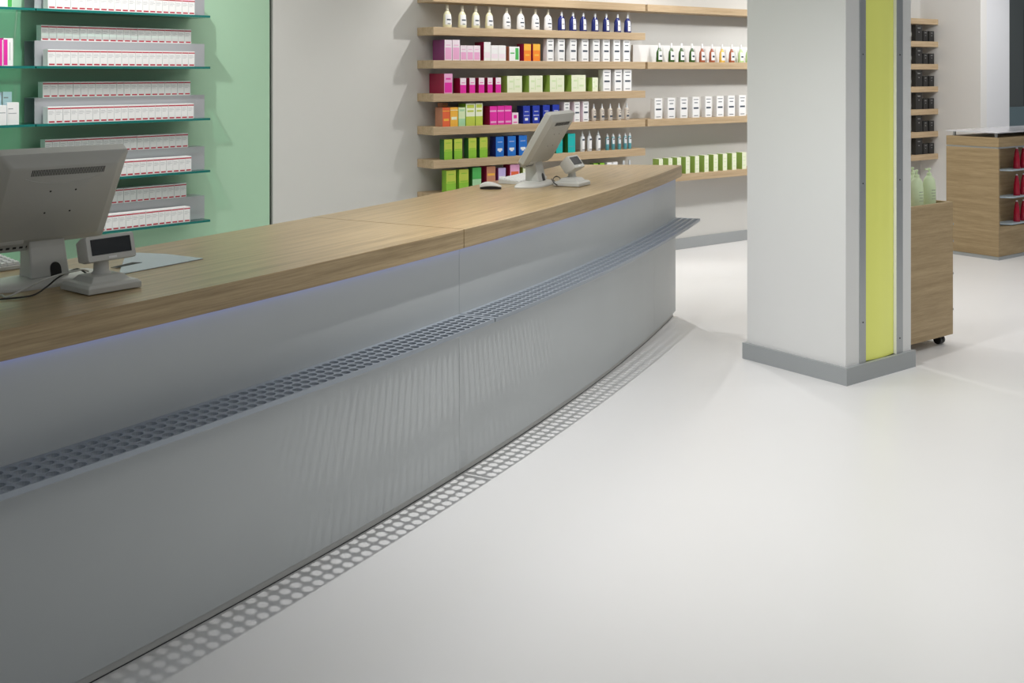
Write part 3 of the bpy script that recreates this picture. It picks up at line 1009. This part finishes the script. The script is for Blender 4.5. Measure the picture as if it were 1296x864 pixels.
MW = .095
ra, rb = g_t(43.5, .15), g_t(258.5, .15)
for li, (z, nm) in enumerate(zip(GL, GN_)):
    q = MB()
    L = rb - ra
    q.box(0, L, -.152, -.150, 0.0006, .143)           # upright
    q.box(0, L, -.150, -.022, .141, .143)             # top plate
    q.box(0, L, -.024, -.022, 0.0006, .141)
    o = q.build('display_riser', 'riser')
    o.location = TG @ Vector((ra, 0, z)); o.rotation_euler = (0, 0, GROT)
    tag(o, f'grey metal riser carrying a row of white cartons, {nm} glass shelf', 'riser', 'metal risers on the glass shelves')
    for ri, (rn, D, pa, pb, h_, zz) in enumerate((('lower', .232, 60.5, 246.5, .093, .0006), ('upper', .150, 52, 242, .088, .1436))):
        if rn == 'upper' and nm == 'top':
            continue
        a, c = g_t(pa + [0, 0, 2, 5, 8][li] * (ri), D), g_t(pb + [0, 0, -1, -4, -6][li] , D)
        n_ = 21
        wd = (c - a) / n_
        me = box_mesh(wd - .0010, .06, h_, ['white', 'white', 'white', 'red', 'text'],
                      [(0.0, 1.0, .85, .925, 3), (.14, .9, .05, .14, 3), (.1, .72, .70, .715, 4), (.1, .86, .62, .635, 4), (.1, .6, .54, .555, 4), (.98, 1.0, .14, .84, 4)])
        for k in range(n_):
            p_ = TG @ Vector((a + wd * (k + .5), -D + random.uniform(-.0015, .0015), z + zz))
            carton('medicine_carton', me, p_, GROT, f'white red-striped medicine carton, {ORD[k]} from left, {rn} row, {nm} glass shelf', 'carton',
                   f'medicine cartons, {rn} row on the {nm} glass shelf')

# things on the left glass shelves


def gbox(p0, p1, D, z, hpx, mats, rects, label, dep=.05):
    a, c = g_t(p0, D), g_t(p1, D)
    P_ = TG @ Vector(((a + c) / 2, -D, z + .0006))
    Z = .607 * P_.x + .794 * P_.y
    me = box_mesh(c - a, dep, hpx * Z / F, mats, rects)
    carton('carton', me, P_, GROT, label, 'carton')


gbox(-14, 15.5, .20, GL[0], 32, ['white', 'white', 'white', 'green2'], [(.8, .99, .02, .9, 3)], 'white carton with green bar on the top left glass shelf')
gbox(-8, 4, .21, GL[1], 33, ['white', 'white', 'white', 'magenta'], [(.6, .9, .0, 1, 3)], 'white carton with magenta stripe, farthest left on the second left glass shelf')
gbox(4.5, 16.5, .21, GL[1], 35, ['white', 'magenta', 'white', 'magenta', 'text'], [(.02, .42, .02, .95, 3), (.65, .7, .2, .85, 4)], 'white and magenta carton, rightmost on the second left glass shelf')
pb_ = ['paleblue', 'white', 'white', 'text']
gbox(-7, 8.5, .22, GL[2], 25, ['white', 'white', 'white', 'text'], [(.1, .9, .6, .64, 3)], 'front white carton at the left image edge, third left glass shelf')
gbox(9, 24, .21, GL[2], 28, ['white', 'paleblue', 'white', 'text'], [(.1, .5, .7, .74, 3), (.1, .8, .5, .53, 3)], 'larger white carton, right one in front on the third left glass shelf')
gbox(-12, 2, .13, GL[2], 41, pb_, [(.1, .6, .8, .84, 3)], 'pale blue carton behind, farther left on the third left glass shelf')
gbox(3.5, 15, .13, GL[2], 41, pb_, [(.1, .6, .8, .84, 3)], 'pale blue carton behind the larger white one, third left glass shelf')
gbox(-20, 2, .21, GL[3], 32, ['white', 'paleblue', 'white', 'text'], [(.1, .5, .7, .74, 3)], 'white carton above the left monitor on the fourth left glass shelf')

# ---------------------------------------------------------------- wheeled oak box with pump bottles
bx0, bx1, by0, by1, bz0, bz1 = 5.46, 5.975, 3.551, 4.06, .06, .837
t = empty('wheeled_display_box', ((bx0 + bx1) / 2, (by0 + by1) / 2, 0))
tag(t, 'open-topped oak display box on black castors standing behind the white pillar', 'display box')
hx, hy = (bx1 - bx0) / 2, (by1 - by0) / 2
TH = .018
for (a, c, e_, g) in ((-hx, hx, -hy, -hy + TH), (-hx, hx, hy - TH, hy), (-hx, -hx + TH, -hy + TH, hy - TH), (hx - TH, hx, -hy + TH, hy - TH)):
    q = MB(); q.box(a, c, e_, g, bz0, bz1); q.build('side_panel', 'oak_cart', t, bevel=.0015)
q = MB(); q.box(-hx + TH, hx - TH, -hy + TH, hy - TH, .775, .79); q.build('tray_floor', 'oak_cart', t)
q = MB(); q.box(-hx + TH, hx - TH, -hy + TH, hy - TH, bz0, bz0 + .015); q.build('bottom_panel', 'oak_cart', t)
for sx in (-1, 1):
    for sy in (-1, 1):
        q = MB()
        cx, cy = sx * (hx - .055), sy * (hy - .055)
        for off in (-.014, .014):
            q.lathe([(.012, -.010), (.024, -.010), (.0255, 0), (.024, .010), (.012, .010)], 18, T=Matrix.Translation((cx + off, cy, .0257)) @ Matrix.Rotation(PI / 2, 4, 'Y'))
        q.box(cx - .02, cx + .02, cy - .018, cy + .018, .042, bz0 - .0005)
        q.build('castor', 'black', t, smooth=True)
for z_ in (.20, .41, .60, .70):
    q = MB(); q.box(hx, hx + .006, -hy - .001, -hy + .012, z_, z_ + .012); q.build('corner_bracket', 'alu', t)
pump = bottle([(.030, 0), (.036, .006), (.037, .07), (.036, .12), (.030, .155), (.018, .172), (.011, .176)], 'pumpgreen', [(.014, .175), (.014, .188), (.005, .19), (.005, .206), (.009, .208), (.009, .214)],
              'pumpgreen', (.05, .115, 30, 'pumpgreen', [(.10, .102, 20), (.085, .0865, 24), (.07, .0715, 16), (.055, .056, 20)]), sy=.85, n=24, name='pump_bottle', nozzle=(.030, .209))
pump.children[0].name = 'pump'
for i, (c, yy, lab) in enumerate(((1176, 3.66, 'pale green pump bottle, rightmost in the wheeled oak box'), (1160.2, 3.64, 'pale green pump bottle beside the pillar in the wheeled oak box'),
                                  (1155, 3.75, 'pale green pump bottle standing behind the others, nearly hidden by the pillar'))):
    put(pump, (on_y(c, yy), yy, .7903), lab, 'bottle', 'pale green pump bottles', rz=-.2, s=1.12)

# ---------------------------------------------------------------- oak kiosk with glass top and red bottles
kx, ky = 8.926, 4.888
KD, KL = .482, 1.9
t = empty('oak_kiosk', (kx, ky, 0))
tag(t, 'oak display kiosk with raised glass top and niches of red bottles', 'kiosk')
q = MB(); q.box(0, KL, 0.0, KD, .0, .028); q.build('plinth', 'alu', t)
q = MB(); q.box(0, .02, 0, KD, .03, .945); q.build('side_panel', 'oak_cart', t, bevel=.001)
q = MB(); q.box(.02, KL, .13, KD, .03, .945); q.build('back_panel', 'oak_cart', t)
q = MB(); q.box(.02, KL, 0, .13, .03, .275); q.build('front_panel', 'oak_cart', t, bevel=.001)
q = MB(); q.box(0.003, KL, .003, KD - .003, .945, .958); q.build('metal_band', 'alu', t)
q = MB(); q.box(0, KL, 0, KD, .958, 1.038); q.build('top_band', 'oak_cart', t, bevel=.001)
q = MB(); q.box(-.0, KL, -.0, KD, 1.076, 1.086)
q.build('glass_top', mat('white_glass', (.70, .70, .74), .12), t, bevel=.001)
for x in (.05, .9, 1.8):
    for y in (.05, KD - .05):
        q = MB(); q.lathe([(.012, 1.038), (.012, 1.076)], 16, T=Matrix.Translation((x, y, 0))); q.build('standoff', 'alu', t, smooth=True)
KS = (.755, .525, .276)
kz = []
sxl = on_y(1284.5, ky) - kx
for z in (.756, .523, .295):
    q = MB(); q.box(.10 if z < .3 else .12, KL, -.0, .129, z - .012, z)
    q.v = [(x + (.12 if (x < .2 and y < .05) else 0), y, zz) for x, y, zz in q.v]
    q.build('glass_shelf', 'frost', t)
red = bottle([(.030, 0), (.032, .003), (.027, .09), (.019, .14), (.012, .168), (.010, .172)], 'redbottle', [(.009, .171), (.009, .182), (.006, .184)], 'palepink', None, sy=.9, name='red_bottle')
for li, (z, nm) in enumerate(((.756, 'top'), (.523, 'middle'), (.295, 'bottom'))):
    for k in range(5):
        px_ = 1286.8 + 8.6 * k
        put(red, (on_y(px_, ky + .045), ky + .045, z + .0006),
            f'red tapered bottle, {ORD[k]} from left on the {nm} shelf of the kiosk', 'bottle', f'red bottles on the {nm} kiosk shelf')
